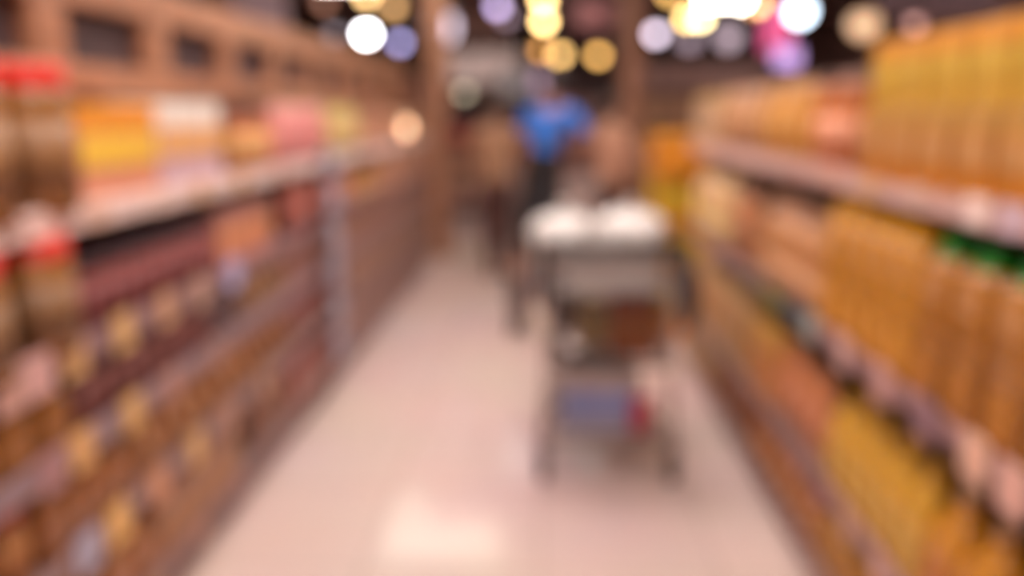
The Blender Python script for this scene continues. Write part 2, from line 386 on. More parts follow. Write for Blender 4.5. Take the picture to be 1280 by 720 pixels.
def run(side, shelf, px0, px1, kind, w, h, c1, c2, c3, look, gap=0.008, rows=1, stack=1, setback=0.02, d=None, zoff=0, shelfname=None):
    """a row of one product along a shelf between two places"""
    global COUNT
    x = XL if side < 0 else XR; s = -1 if side < 0 else 1
    z = (HL if side < 0 else HR)[shelf]
    # products stand on the shelf; measure along the shelf line
    xm = x if kind == 'carton' else x + s * (setback + w * .4)
    ya = on_x(px0, xm, z + h / 2)
    yb = on_x(px1, xm, z + h / 2)
    if ya > yb: ya, yb = yb, ya
    ya = max(ya, 0.75); yb = min(yb, (Y1 if side < 0 else Y1R) - .02)
    key = (side, shelf, zoff > 0)
    ya = max(ya, OCC.get(key, 0) + .005)
    if yb - ya < w: return
    OCC[key] = yb
    step = w + gap; n = max(1, int(round((yb - ya) / step)))
    step = (yb - ya) / n
    if step < w: n = max(1, n - 1); step = (yb - ya) / n
    dep = (d or {'carton': w * 1.1, 'pouch': w * .55}.get(kind, w))
    spots = []
    for st in range(stack):
        for rw in range(rows):
            cells = []
            for j in range(n):
                p = Vector((x + s * (setback + dep / 2 + rw * (dep + 0.008)), ya + (j + .5) * step, z + zoff + st * (h + 0.001)))
                if in_view(p + Vector((0, 0, h / 2))): cells.append(p)
            for j, p in enumerate(cells): spots.append((st, rw, j, len(cells), p))
    if not spots: return
    nm = {1: 'top', 2: 'second', 3: 'third', 4: 'fourth', 5: 'bottom'}[shelf] if side < 0 else {1: 'top', 2: 'second', 3: 'third', 4: 'bottom'}[shelf]
    sn = 'left' if side < 0 else 'right'
    if side < 0 and shelf >= 3: c1, c2, c3 = [tuple(int((q * .84 + g * .16) * .87) for q, g in zip(c, (150, 108, 104))) for c in (c1, c2, c3)]  # muted, and shade of the lower left shelves put into the product colours
    if side > 0: c1, c2, c3 = [(int(c[0] * .955), int(c[1] * .965), int(c[2] * .86)) for c in (c1, c2, c3)]
    kw = dict(d=d) if (d and kind in ('carton', 'pouch')) else {}
    parts = BUILD[kind](w, h, c1, c2, c3, **kw)
    rz = PI / 2 if side < 0 else -PI / 2
    proto = None
    for st, rw, j, m, p in spots:
        where = (', back row' if rw else '') + (', upper layer' if (stack > 1 and st) else '')
        if m == 1: lab = '%s on the %s %s shelf%s' % (look[0], sn, nm, where)
        else: lab = '%s of the %s on the %s %s shelf%s' % (ORD[j], look[1], sn, nm, where)
        grp = '%s on the %s %s shelf' % (look[1], sn, nm)
        q = p.copy(); a = rz + random.uniform(-.05, .05)
        if proto is None:
            proto, pch = place_proto(kind, parts, lab, KINDNAME[kind][1], q, a, grp)
        else:
            t = proto.copy(); C.objects.link(t); t.location = q; t.rotation_euler = (0, 0, a); t['label'] = lab
            for c in pch:
                k = c.copy(); C.objects.link(k); k.parent = t
        COUNT += 1
def L(*a, **k): run(-1, *a, **k)
def Rt(*a, **k): run(1, *a, **k)
# ---- left, top shelf
L(1, -90, 86, 'jar', .165, .335, (150, 98, 50), (222, 50, 36), (146, 100, 60), ('big amber jar with red lid', 'big amber jars with red lids'), setback=-.03)
L(1, 78, 205, 'carton', .13, .25, (226, 150, 118), (236, 150, 40), (250, 196, 70), ('orange and yellow carton', 'orange and yellow cartons'))
L(1, 207, 285, 'carton', .14, .26, (214, 176, 186), (252, 232, 220), (236, 176, 110), ('white topped pink carton', 'white topped pink cartons'))
L(1, 290, 330, 'jar', .11, .23, (196, 116, 56), (168, 104, 84), (220, 160, 96), ('orange brown jar', 'orange brown jars'), rows=2)
L(1, 332, 398, 'pouch', .15, .27, (222, 142, 138), (190, 160, 116), (206, 126, 122), ('dusty pink pouch with olive top', 'dusty pink pouches with olive tops'))
L(1, 402, 440, 'pouch', .16, .26, (206, 176, 104), (170, 150, 84), (226, 190, 150), ('yellow green pouch', 'yellow green pouches'))
L(1, 443, 492, 'carton', .16, .22, (192, 128, 98), (200, 140, 116), (212, 156, 120), ('tan brown carton', 'tan brown cartons'))
L(1, 494, 540, 'carton', .2, .24, (206, 146, 112), (214, 160, 126), (190, 130, 92), ('peach carton', 'peach cartons'))
# ---- left, second shelf
L(2, -90, 92, 'jar', .165, .268, (152, 98, 44), (214, 46, 30), (132, 92, 58), ('brown honey jar with red lid', 'brown honey jars with red lids'), setback=-.035)
L(2, 84, 262, 'jar', .085, .19, (138, 68, 64), (76, 50, 56), (142, 72, 72), ('maroon jar with dark lid', 'maroon jars with dark lids'), rows=2)
L(2, 266, 345, 'carton', .1, .2, (212, 136, 110), (176, 120, 110), (222, 150, 104), ('salmon carton', 'salmon cartons'))
L(2, 349, 428, 'pouch', .13, .22, (176, 96, 84), (196, 120, 96), (196, 130, 120), ('brick red pouch', 'brick red pouches'))
L(2, 430, 470, 'bottle', .1, .22, (180, 122, 70), (150, 90, 60), (202, 150, 110), ('amber bottle with brown cap', 'amber bottles with brown caps'))
L(2, 473, 540, 'carton', .18, .25, (208, 152, 124), (212, 160, 136), (196, 136, 100), ('beige carton', 'beige cartons'))
# ---- left, third shelf
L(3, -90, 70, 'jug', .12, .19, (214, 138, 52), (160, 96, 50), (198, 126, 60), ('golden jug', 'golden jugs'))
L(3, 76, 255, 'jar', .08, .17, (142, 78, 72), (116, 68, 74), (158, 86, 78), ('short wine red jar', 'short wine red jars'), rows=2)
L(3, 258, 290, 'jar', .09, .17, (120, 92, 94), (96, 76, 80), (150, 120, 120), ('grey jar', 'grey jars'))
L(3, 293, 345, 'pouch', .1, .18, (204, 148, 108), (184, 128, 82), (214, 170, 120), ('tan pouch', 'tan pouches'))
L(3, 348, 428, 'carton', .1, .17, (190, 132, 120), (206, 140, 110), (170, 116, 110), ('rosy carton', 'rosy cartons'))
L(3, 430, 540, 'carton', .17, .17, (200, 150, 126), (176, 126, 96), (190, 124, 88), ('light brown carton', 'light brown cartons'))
# ---- left, fourth shelf
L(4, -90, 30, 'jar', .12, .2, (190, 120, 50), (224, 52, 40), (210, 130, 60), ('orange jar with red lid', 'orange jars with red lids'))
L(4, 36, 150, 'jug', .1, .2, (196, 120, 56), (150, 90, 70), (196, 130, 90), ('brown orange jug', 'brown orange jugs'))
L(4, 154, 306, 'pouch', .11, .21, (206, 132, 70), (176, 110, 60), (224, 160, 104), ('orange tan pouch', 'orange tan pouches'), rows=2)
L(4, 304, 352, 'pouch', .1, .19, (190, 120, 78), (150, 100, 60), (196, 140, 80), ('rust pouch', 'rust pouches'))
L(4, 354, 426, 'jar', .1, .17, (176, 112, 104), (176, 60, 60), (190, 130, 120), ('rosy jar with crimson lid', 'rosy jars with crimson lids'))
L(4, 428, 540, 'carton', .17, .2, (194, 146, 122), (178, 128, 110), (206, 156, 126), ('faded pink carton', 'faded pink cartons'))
# ---- left, bottom shelf
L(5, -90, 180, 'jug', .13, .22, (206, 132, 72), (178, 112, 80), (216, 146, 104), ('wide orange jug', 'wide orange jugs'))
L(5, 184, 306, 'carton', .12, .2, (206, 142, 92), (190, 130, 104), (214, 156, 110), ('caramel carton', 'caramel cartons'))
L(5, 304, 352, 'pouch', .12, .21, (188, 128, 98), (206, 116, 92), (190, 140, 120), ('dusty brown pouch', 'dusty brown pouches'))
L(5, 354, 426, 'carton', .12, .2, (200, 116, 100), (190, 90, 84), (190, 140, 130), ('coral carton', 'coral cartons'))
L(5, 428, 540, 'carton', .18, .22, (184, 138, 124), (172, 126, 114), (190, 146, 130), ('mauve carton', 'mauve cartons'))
# ---- right, top shelf
Rt(1, 1400, 1074, 'carton', .15, .175, (200, 120, 30), (196, 140, 76), (204, 142, 94), ('lower orange carton with pale label', 'lower orange cartons with pale labels'), gap=.002, setback=.0)
Rt(1, 1400, 1080, 'carton', .15, .165, (210, 156, 56), (228, 150, 52), (214, 166, 62), ('upper yellow carton with orange top', 'upper yellow cartons with orange tops'), gap=.002, zoff=.177, setback=.005)
Rt(1, 1070, 1032, 'jar', .13, .25, (206, 112, 52), (190, 108, 66), (232, 150, 126), ('rust orange jar with pink label', 'rust orange jars with pink labels'))
Rt(1, 1028, 966, 'pouch', .16, .27, (218, 150, 82), (206, 146, 116), (230, 166, 96), ('apricot pouch', 'apricot pouches'))
Rt(1, 963, 915, 'pouch', .16, .27, (202, 146, 118), (196, 140, 120), (214, 150, 110), ('tan peach pouch', 'tan peach pouches'))
Rt(1, 912, 860, 'carton', .18, .26, (208, 160, 126), (214, 168, 130), (216, 176, 166), ('pale peach carton', 'pale peach cartons'))
Rt(1, 857, 806, 'carton', .2, .24, (190, 136, 112), (170, 140, 110), (180, 130, 116), ('dull tan carton', 'dull tan cartons'))
# ---- right, second shelf
Rt(2, 1400, 1170, 'talljug', .13, .38, (180, 112, 44), (20, 136, 38), (198, 134, 88), ('amber oil jug with green cap', 'amber oil jugs with green caps'), setback=.01)
Rt(2, 1166, 1044, 'talljug', .12, .39, (208, 138, 50), (244, 176, 20), (206, 140, 80), ('golden oil jug with yellow cap', 'golden oil jugs with yellow caps'), setback=.01)
Rt(2, 1040, 965, 'bottle', .11, .32, (208, 144, 108), (220, 160, 144), (222, 160, 130), ('pinkish bottle', 'pinkish bottles'))
Rt(2, 960, 925, 'pouch', .15, .29, (196, 126, 92), (150, 100, 90), (176, 120, 100), ('brown pouch', 'brown pouches'))
Rt(2, 922, 878, 'bottle', .14, .34, (230, 180, 140), (236, 196, 160), (236, 196, 150), ('cream bottle', 'cream bottles'))
Rt(2, 874, 806, 'carton', .18, .3, (204, 146, 84), (206, 146, 120), (210, 150, 100), ('honey brown carton', 'honey brown cartons'))
# ---- right, third shelf
Rt(3, 1400, 1180, 'jug', .13, .3, (204, 132, 44), (214, 160, 130), (200, 120, 60), ('deep amber jug', 'deep amber jugs'), setback=.01)
Rt(3, 1176, 1052, 'jug', .12, .31, (214, 156, 56), (206, 150, 60), (222, 170, 84), ('ochre oil jug', 'ochre oil jugs'), setback=.01)
Rt(3, 1048, 985, 'pouch', .12, .28, (206, 128, 92), (150, 80, 56), (220, 144, 124), ('salmon orange pouch', 'salmon orange pouches'))
Rt(3, 981, 930, 'carton', .12, .26, (208, 132, 66), (206, 146, 70), (196, 120, 60), ('burnt orange carton', 'burnt orange cartons'))
Rt(3, 926, 806, 'carton', .16, .26, (186, 138, 84), (196, 146, 110), (190, 130, 90), ('khaki brown carton', 'khaki brown cartons'))
# ---- right, bottom shelf
Rt(4, 1400, 1040, 'jug', .13, .22, (196, 134, 60), (206, 150, 110), (186, 122, 60), ('wide ochre jug', 'wide ochre jugs'))
Rt(4, 1036, 950, 'jar', .12, .2, (178, 100, 60), (134, 70, 48), (204, 138, 100), ('russet jar', 'russet jars'))
Rt(4, 946, 905, 'pouch', .13, .21, (150, 84, 56), (120, 66, 46), (190, 120, 80), ('dark rust pouch', 'dark rust pouches'))
Rt(4, 901, 806, 'carton', .16, .22, (158, 118, 74), (150, 110, 72), (170, 128, 90), ('olive brown carton', 'olive brown cartons'))

# hanging strip of grey blue packets on the left shelving
yS = on_x(410, XL + 0.03, 1.0)
t = thing('clip_strip', 'hanging strip at the left shelf edge holding grey packets', 'clip strip', (XL + 0.035, yS, 0))
bm = bmesh.new(); add_box(bm, 0, 0, 0.78, 0.004, 0.05, 1.16, bev=.001); obj('strip', bm, mat((170, 150, 146), 0.4), t)
bm = bmesh.new(); add_box(bm, -0.016, 0, 1.265, 0.032, 0.05, 0.03, bev=.002); obj('clip', bm, mat((120, 110, 110), 0.4), t)
names = ['top', 'second', 'third', 'fourth', 'fifth', 'lowest']
pk = None
for i in range(6):
    z = 1.15 - i * 0.185
    lab = '%s grey blue packet on the hanging strip at the left shelf edge' % names[i]
    if pk is None:
        parts = P_pouch(.2, .16, (158, 152, 166), (196, 186, 200), (176, 166, 180), d=.03)
        pk = thing('snack_packet', lab, 'packet', (XL + 0.06, yS, z), PI / 2, 'grey blue packets on the hanging strip')
        pkc = [obj(n, bm, m, pk) for n, bm, m in parts]
    else:
        q = pk.copy(); C.objects.link(q); q.location = (XL + 0.06, yS, z); q['label'] = lab
        for c in pkc:
            k = c.copy(); C.objects.link(k); k.parent = q

# yellow display stand near the far end of the right shelving
yD = 5.45; xD = XR + 0.06
t = thing('display_stand', 'tall yellow and orange floor display against the right shelving', 'display stand', (xD, yD, 0))
YEL = mat((232, 178, 36), 0.4); ORG = mat((226, 142, 40), 0.4)
bm = bmesh.new(); add_box(bm, 0, 0.16, 0.68, 0.36, 0.03, 1.36, bev=.004); obj('back_board', bm, YEL, t)
for s in (-1, 1):
    bm = bmesh.new(); add_box(bm, s * 0.175, 0.0, 0.55, 0.012, 0.30, 1.1, bev=.003); obj('side_board', bm, YEL, t)
bm = bmesh.new(); add_box(bm, 0, 0.0, 0.07, 0.36, 0.32, 0.14, bev=.005); obj('base', bm, ORG, t)
bm = bmesh.new(); add_box(bm, 0, 0.0, 1.22, 0.37, 0.34, 0.26, bev=.01); obj('header_board', bm, ORG, t)
for z in (0.45, 0.78):
    bm = bmesh.new(); add_box(bm, 0, 0, z, 0.34, 0.30, 0.015); add_box(bm, 0, -0.15, z + 0.02, 0.34, 0.01, 0.05); obj('tray', bm, ORG, t)
pk = None
rown = {0: 'lowest', 1: 'middle', 2: 'top'}
for i, z in enumerate((0.142, 0.46, 0.79)):
    for j, xx in enumerate((-.115, 0, .115)):
        lab = '%s bag in the %s tray of the yellow display' % (('left', 'middle', 'right')[j], rown[i])
        loc = (xD + xx, yD - 0.07, z)
        if pk is None:
            parts = P_pouch(.108, .26, (238, 196, 50), (240, 176, 30), (248, 214, 90), d=.07)
            pk = thing('snack_bag', lab, 'bag', loc, 0, 'yellow bags on the display'); pkc = [obj(n, bm, m, pk) for n, bm, m in parts]
        else:
            q = pk.copy(); C.objects.link(q); q.location = loc; q['label'] = lab
            for c in pkc:
                k = c.copy(); C.objects.link(k); k.parent = q

# ------------------------------------------------------------------ shopping cart (handle end towards the camera)
cx, cy = 0.275, 3.12
CH = mat((96, 84, 82), 0.55, 0.3); CH2 = mat((164, 142, 136), 0.5, 0.2); BLK = mat((46, 36, 36), 0.45); GREYP = mat((172, 164, 161), 0.4)
t = thing('shopping_cart', 'wire shopping cart loaded with white sacks in the middle of the aisle', 'shopping cart', (cx, cy, 0))
def sect(z, y):   # half width of the basket
    k = (z - 0.50) / 0.46
    return (0.225 + 0.05 * k) * (1 - 0.16 * (y / 0.9))
bm = bmesh.new()
def front_y(z): return 0.72 + 0.12 * (z - 0.5) / 0.46
for i in range(10):
    z = 0.50 + 0.46 * i / 9; y1 = front_y(z)
    add_tube(bm, [(-sect(z, 0), 0, z), (sect(z, 0), 0, z), (sect(z, y1), y1, z), (-sect(z, y1), y1, z)], 0.010 if i in (0, 9) else 0.0038, 6, closed=True)
for i in range(12):      # uprights on the sides
    f = i / 11
    for s in (-1, 1):
        add_tube(bm, [(s * sect(.5, front_y(.5) * f), front_y(.5) * f, .5), (s * sect(.96, front_y(.96) * f), front_y(.96) * f, .96)], 0.0038, 6)
for i in range(13):      # uprights on both ends and wires of the base
    u = i / 12 * 2 - 1
    for y0, y1 in ((0, 0), (front_y(.5), front_y(.96))):
        add_tube(bm, [(u * sect(.5, y0), y0, .5), (u * sect(.96, y1), y1, .96)], 0.0038, 6)
    add_tube(bm, [(u * sect(.5, 0), 0, .5), (u * sect(.5, front_y(.5)), front_y(.5), .5)], 0.0038, 6)
obj('basket', bm, CH, t)
bm = bmesh.new(); add_tube(bm, [(-0.27, -0.09, 1.0), (0.27, -0.09, 1.0)], 0.017, 12); obj('handle', bm, BLK, t)
for s in (-1, 1):
    bm = bmesh.new(); add_box(bm, s * 0.275, -0.045, 0.95, 0.03, 0.15, 0.12, bev=.012, rot=None); add_box(bm, s * .275, -.02, .84, .035, .07, .2, bev=.012)
    obj('handle_bracket', bm, BLK, t)
bm = bmesh.new(); add_box(bm, 0, -0.02, 0.885, 0.38, 0.012, 0.14, bev=.004)
add_box(bm, 0, 0.06, 0.80, 0.42, 0.15, 0.012, bev=.004); obj('child_seat', bm, GREYP, t)
bm = bmesh.new()
for s in (-1, 1):
    add_tube(bm, [(s * .245, 0, .93), (s * .25, .0, .5), (s * .265, -.02, .14)], .013, 8)
    add_tube(bm, [(s * .265, -.02, .16), (s * .2, .72, .14)], .012, 8)
    add_tube(bm, [(s * .2, .72, .14), (s * .19, .70, .5)], .012, 8)
add_tube(bm, [(-.265, -.02, .17), (.265, -.02, .17)], .01, 8)
obj('chassis', bm, CH2, t)
bm = bmesh.new()
for i in range(9):
    u = i / 8 * 2 - 1; add_tube(bm, [(u * .2, 0, .185), (u * .16, .7, .185)], .003, 6)
for y in (0, .35, .7): add_tube(bm, [(-.22, y, .18), (.22, y, .18)], .006, 6)
obj('lower_rack', bm, CH, t)
for s, y in ((-.265, -.02), (.265, -.02), (-.2, .72), (.2, .72)):
    bm = bmesh.new()
    bmesh.ops.create_cone(bm, cap_ends=True, segments=24, radius1=.062, radius2=.062, depth=.032, matrix=Matrix.Translation((s, y, .062)) @ Matrix.Rotation(PI / 2, 4, 'Y'))
    w = obj('wheel', bm, mat((84, 66, 64), 0.6), t)
    bm = bmesh.new()
    for q in (-1, 1): add_box(bm, s + q * .021, y, .105, .005, .035, .085)
    add_box(bm, s, y, .148, .048, .04, .012, bev=.002); obj('caster_fork', bm, mat((104, 84, 80), 0.4, .5), w)
def blob(sx, sy, sz, seed, amp=.12):
    bm = bmesh.new(); bmesh.ops.create_icosphere(bm, subdivisions=4, radius=1.0)
    from mathutils import noise
    for v in bm.verts:
        c = v.co.copy()
        c = Vector([math.copysign(abs(q) ** .72, q) for q in c])
        c *= 1 + amp * noise.noise(c * 2.1 + Vector((seed, 0, 0))) + amp * .4 * noise.noise(c * 6 + Vector((seed, 3, 0)))
        v.co = (c.x * sx, c.y * sy, c.z * sz)
    zmin = min(v.co.z for v in bm.verts)
    for v in bm.verts: v.co.z -= zmin
    for f in bm.faces: f.smooth = True
    return bm
WHITE = mat((214, 204, 199), 0.5)
def sack(name, label, loc, sx, sy, sz, seed, m, cat='sack', knot=True):
    o = obj(name, blob(sx, sy, sz, seed), m, loc=loc); tag(o, label, cat, 'white sacks in the cart' if m is WHITE else None)
    if knot:
        bm = bmesh.new(); top = max((v.co.z for v in o.data.vertices if abs(v.co.x) < sx * .3 and abs(v.co.y) < sy * .3))
        add_lathe(bm, [(0.03, -.012), (.02, .0), (.012, .012), (.026, .035), (.03, .045), (0.0, .03)], 12, (0, 0, top)); obj('tied_neck', bm, m, o)
    return o
sack('plastic_sack', 'white sack on top of the cart, left of the other', (cx - .185, cy + .40, .858), .145, .24, .098, 1.3, WHITE)
sack('plastic_sack', 'white sack on top of the cart, right of the other', (cx + .112, cy + .40, .858), .15, .25, .105, 5.1, WHITE)
sack('produce_bag', 'olive yellow bag low in the cart basket', (cx - .07, cy + .16, .512), .075, .13, .11, 3.3, mat((146, 116, 70), .4), 'bag', False)
sack('produce_bag', 'dark brown bag low in the cart basket', (cx + .125, cy + .42, .512), .1, .12, .12, 7.3, mat((92, 62, 48), .4), 'bag', False)
sack('produce_bag', 'dark grey bag at the left of the cart basket', (cx - .15, cy + .45, .512), .09, .14, .13, 8.3, mat((88, 72, 68), .4), 'bag', False)
sack('hanging_bag', 'dark bag hanging from the right end of the cart handle', (cx + .30, cy - .05, .66), .035, .07, .125, 9.1, mat((70, 54, 52), .6), 'bag', False)
def box_thing(name, label, cat, loc, parts):
    tt = thing(name, label, cat, loc)
    for n, bm, m in parts: obj(n, bm, m, tt)
    return tt
box_thing('food_carton', 'orange brown carton in the cart basket', 'carton', (cx + .1, cy + .17, .512), P_carton(.19, .25, (150, 76, 26), (150, 68, 36), (150, 84, 30), d=.2))
box_thing('food_carton', 'grey carton with blue band on the lower cart rack', 'carton', (cx - .04, cy + .2, .195), P_carton(.3, .25, (140, 136, 160), (168, 148, 144), (120, 128, 176), d=.34))
box_thing('food_pouch', 'crimson packet beside the grey carton on the lower cart rack', 'pouch', (cx + .135, cy + .01, .195), P_pouch(.09, .16, (168, 44, 62), (150, 50, 70), (190, 60, 80), d=.05))

# wheeled basket on the floor beyond the cart
t = thing('wheeled_basket', 'small grey wheeled basket on the floor beyond the cart', 'basket', (-0.155, 5.3, 0))
bm = bmesh.new()
lo = [bm.verts.new(p) for p in ((-.06, -.05, .05), (.06, -.05, .05), (.06, .16, .05), (-.06, .16, .05))]
hi = [bm.verts.new(p) for p in ((-.085, -.08, .36), (.085, -.08, .36), (.085, .2, .36), (-.085, .2, .36))]
bm.faces.new(lo)
for i in range(4): bm.faces.new((lo[i], lo[(i + 1) % 4], hi[(i + 1) % 4], hi[i]))
bmesh.ops.solidify(bm, geom=bm.faces[:], thickness=.006)
obj('basket_body', bm, mat((134, 112, 110), .5), t)
bm = bmesh.new(); add_tube(bm, [(-.07, .19, .3), (-.07, .24, .52), (.07, .24, .52), (.07, .19, .3)], .008); obj('handle', bm, BLK, t)
for sx_, sy_ in ((-.05, -.03), (.05, -.03), (-.05, .13), (.05, .13)):
    bm = bmesh.new(); bmesh.ops.create_cone(bm, cap_ends=True, segments=16, radius1=.026, radius2=.026, depth=.018, matrix=Matrix.Translation((sx_, sy_, .026)) @ Matrix.Rotation(PI / 2, 4, 'Y')); obj('wheel', bm, BLK, t)

# ------------------------------------------------------------------ people
def skin_bm(chains, sub=2):
    """chains: dict name->(pos, radius, parent)"""
    names_ = list(chains); idx = {n: i for i, n in enumerate(names_)}
    me = bpy.data.meshes.new('t'); me.from_pydata([chains[n][0] for n in names_], [(idx[chains[n][2]], idx[n]) for n in names_ if chains[n][2]], [])
    o = bpy.data.objects.new('t', me); C.objects.link(o)
    md = o.modifiers.new('s', 'SKIN'); md.use_smooth_shade = True; md.branch_smoothing = .6
    if not me.skin_vertices:
        bpy.context.view_layer.objects.active = o
    sv = me.skin_vertices[0].data
    for i, n in enumerate(names_):
        r = chains[n][1]; sv[i].radius = r if isinstance(r, tuple) else (r, r); sv[i].use_root = (i == 0)
    sb = o.modifiers.new('b', 'SUBSURF'); sb.levels = sub; sb.render_levels = sub
    dg = bpy.context.evaluated_depsgraph_get(); dg.update()
    ev = o.evaluated_get(dg); em = ev.to_mesh(); bm = bmesh.new(); bm.from_mesh(em); ev.to_mesh_clear()
    bpy.data.objects.remove(o); bpy.data.meshes.remove(me)
    for f in bm.faces: f.smooth = True
    return bm
def merge(dst, src):
    me = bpy.data.meshes.new('x'); src.to_mesh(me); src.free(); dst.from_mesh(me); bpy.data.meshes.remove(me)
def person(label, loc, rz, S, skin, hair, top, bottom, shoe, armL, armR, legs, lean=0.0, leansd=0.0, long_hair=False, sleeve=0.55, turn=0.0, dress=False, high=0.0):
    """faces -Y; armX = (elbow, wrist) offsets from the shoulder; legs = (knee, ankle) pairs"""
    t = thing('person', label, 'person', loc, rz)
    t.scale = (S, S, S)
    def ln(p):      # lean of the upper body about the hips
        z = p[2] - .92
        if z <= 0: return p
        return (p[0] + z * leansd, p[1] - z * lean, .92 + z * math.sqrt(max(.3, 1 - lean ** 2 - leansd ** 2)))
    J = {}
    J['pelvis'] = ((0, 0, .92), (.15, .11), None)
    J['waist'] = (ln((0, 0, 1.06)), (.125, .09), 'pelvis')
    J['chest'] = (ln((0, 0.005, 1.25)), (.155, .105), 'waist')
    J['collar'] = (ln((0, 0.01, 1.39)), (.10, .075), 'chest')
    J['neck'] = (ln((0, 0.0, 1.46)), .052, 'collar')
    J['skull'] = (ln((0, -.012, 1.55)), (.068, .08), 'neck')
    J['crown'] = (ln((0, -.005, 1.61)), (.066, .08), 'skull')
    hands = bmesh.new(); sleeves = {}
    for s, arm, k in ((-1, armL, 'l'), (1, armR, 'r')):
        sh = Vector(ln((s * .185, .01, 1.37)))
        el = sh + Vector(arm[0]); wr = el + Vector(arm[1])
        J['sh' + k] = (tuple(sh), .056, 'collar'); J['el' + k] = (tuple(el), .04, 'sh' + k); J['wr' + k] = (tuple(wr), .027, 'el' + k)
        d = Vector(arm[1]).normalized(); side = d.cross(Vector((0, 1, 0)) if abs(d.y) < .8 else Vector((0, 0, 1))).normalized(); nrm = d.cross(side).normalized()
        if nrm.y > 0: nrm = -nrm
        H = {'w': (tuple(wr - d * .01), (.026, .026), None), 'p': (tuple(wr + d * .05), (.036, .018), 'w')}
        for q in range(4):
            o_ = side * (q - 1.5) * .019; ln_ = (.062, .074, .07, .055)[q]
            a = wr + d * .085 + o_; b = a + d * ln_ * .5 + nrm * .010; c = b + d * ln_ * .35 + nrm * .022
            H['a%d' % q] = (tuple(a), .0105, 'p'); H['b%d' % q] = (tuple(b), .009, 'a%d' % q); H['c%d' % q] = (tuple(c), .0075, 'b%d' % q)
        a = wr + d * .035 + side * .036; H['t1'] = (tuple(a), .012, 'p'); H['t2'] = (tuple(a + d * .03 + side * .012 + nrm * .012), .010, 't1')
        merge(hands, skin_bm(H, 1))
        sleeves[k] = (sh, el, wr)
    for s, lg, k in ((-1, legs[0], 'l'), (1, legs[1], 'r')):
        hip = Vector((s * .09, 0, .86)); kn = Vector(lg[0]); an = Vector(lg[1])
        J['hp' + k] = (tuple(hip), .09, 'pelvis'); J['kn' + k] = (tuple(kn), .058, 'hp' + k); J['an' + k] = (tuple(an), .038, 'kn' + k)
        J['ft' + k] = ((an.x, an.y - .12, .03), .028, 'an' + k)
    body = skin_bm(J, 2)
    hc = Vector(J['crown'][0]); sc = Vector(J['skull'][0]); hm = (hc + sc) / 2 + Vector((0, 0, .018))
    # face: nose, lips, brow, ears, chin
    fb = bmesh.new()
    def ell(c, r, b=fb):
        mm = Matrix.Translation(c) @ Matrix.Diagonal((*r, 1)); g = bmesh.ops.create_uvsphere(b, u_segments=14, v_segments=10, radius=1, matrix=mm)
        for v in g['verts']:
            for f in v.link_faces: f.smooth = True
    ell(hm + Vector((0, -.008, .0)), (.076, .092, .108))
    ell(hm + Vector((0, -.102, -.018)), (.013, .018, .022)); ell(hm + Vector((0, -.072, -.088)), (.026, .024, .02))
    for s in (-1, 1): ell(hm + Vector((s * .078, .004, -.012)), (.011, .022, .032))
    merge(body, fb); merge(body, hands)
    rot = Matrix.Rotation(turn, 4, 'Z')
    b = obj('body', body, mat(skin, .5), t)
    eb = bmesh.new()
    for s in (-1, 1): ell(hm + Vector((s * .03, -.09, .008)), (.011, .008, .007), eb)
    obj('eyes', eb, mat((40, 30, 28), .2), t)
    lb = bmesh.new(); ell(hm + Vector((0, -.094, -.056)), (.022, .008, .007), lb); obj('lips', lb, mat((150, 80, 74), .4), t)
    hb = bmesh.new(); bmesh.ops.create_icosphere(hb, subdivisions=4, radius=1.0)
    for v in list(hb.verts):
        c = v.co
        front = c.y < -.35 and c.z < .35
        v.co = hm + Vector((c.x * .092, c.y * .11 + .012, c.z * .115 + .018))
        if front: v.co = hm + Vector((c.x * .066, c.y * .07 + .01, c.z * .08 + .02))
        if long_hair and c.z < 0 and not front: v.co.z += c.z * .16; v.co.y += .015
    for f in hb.faces: f.smooth = True
    obj('hair', hb, mat(hair, .55), t)
    # shirt
    T = {'waist': (ln((0, 0, (.90 if high else .85) + high)), (.165 - high * .12, .125 - high * .1), None), 'mid': (ln((0, 0, 1.06 + high * .5)), (.14 + high * .08, .108), 'waist'), 'chest': (ln((0, .005, 1.25)), (.172, .122), 'mid'), 'collar': (ln((0, .01, 1.385)), (.12, .092), 'chest')}
    for k, (sh, el, wr) in sleeves.items():
        T['s' + k] = (tuple(sh), .072, 'collar')
        if sleeve <= 1: T['e' + k] = (tuple(sh.lerp(el, sleeve)), .062, 's' + k)
        else:
            T['e' + k] = (tuple(el), .054, 's' + k); T['f' + k] = (tuple(el.lerp(wr, sleeve - 1)), .042, 'e' + k)
    obj('shirt', skin_bm(T, 2), mat(top, .8, scale=30), t)
    Q = {'pelvis': ((0, 0, .95), (.172, .142), None)}
    Q['band'] = (ln((0, 0, .96 + high)) if high else (0, 0, 1.0), (.158, .125), 'pelvis')
    if dress:
        Q['m'] = ((0, 0, .75), (.21, .18), 'pelvis'); Q['h'] = ((0, 0, .50), (.215, .19), 'm'); Q['e'] = ((0, 0, .30), (.20, .175), 'h')
    else:
        for s, lg, k in ((-1, legs[0], 'l'), (1, legs[1], 'r')):
            kn = Vector(lg[0]); an = Vector(lg[1])
            Q['h' + k] = ((s * .088, 0, .82), (.098, .112), 'pelvis'); Q['k' + k] = (tuple(kn), .075, 'h' + k); Q['a' + k] = (tuple(an + Vector((0, 0, .03))), .06, 'k' + k)
    obj('skirt' if dress else 'trousers', skin_bm(Q, 2), mat(bottom, .8, scale=30), t)
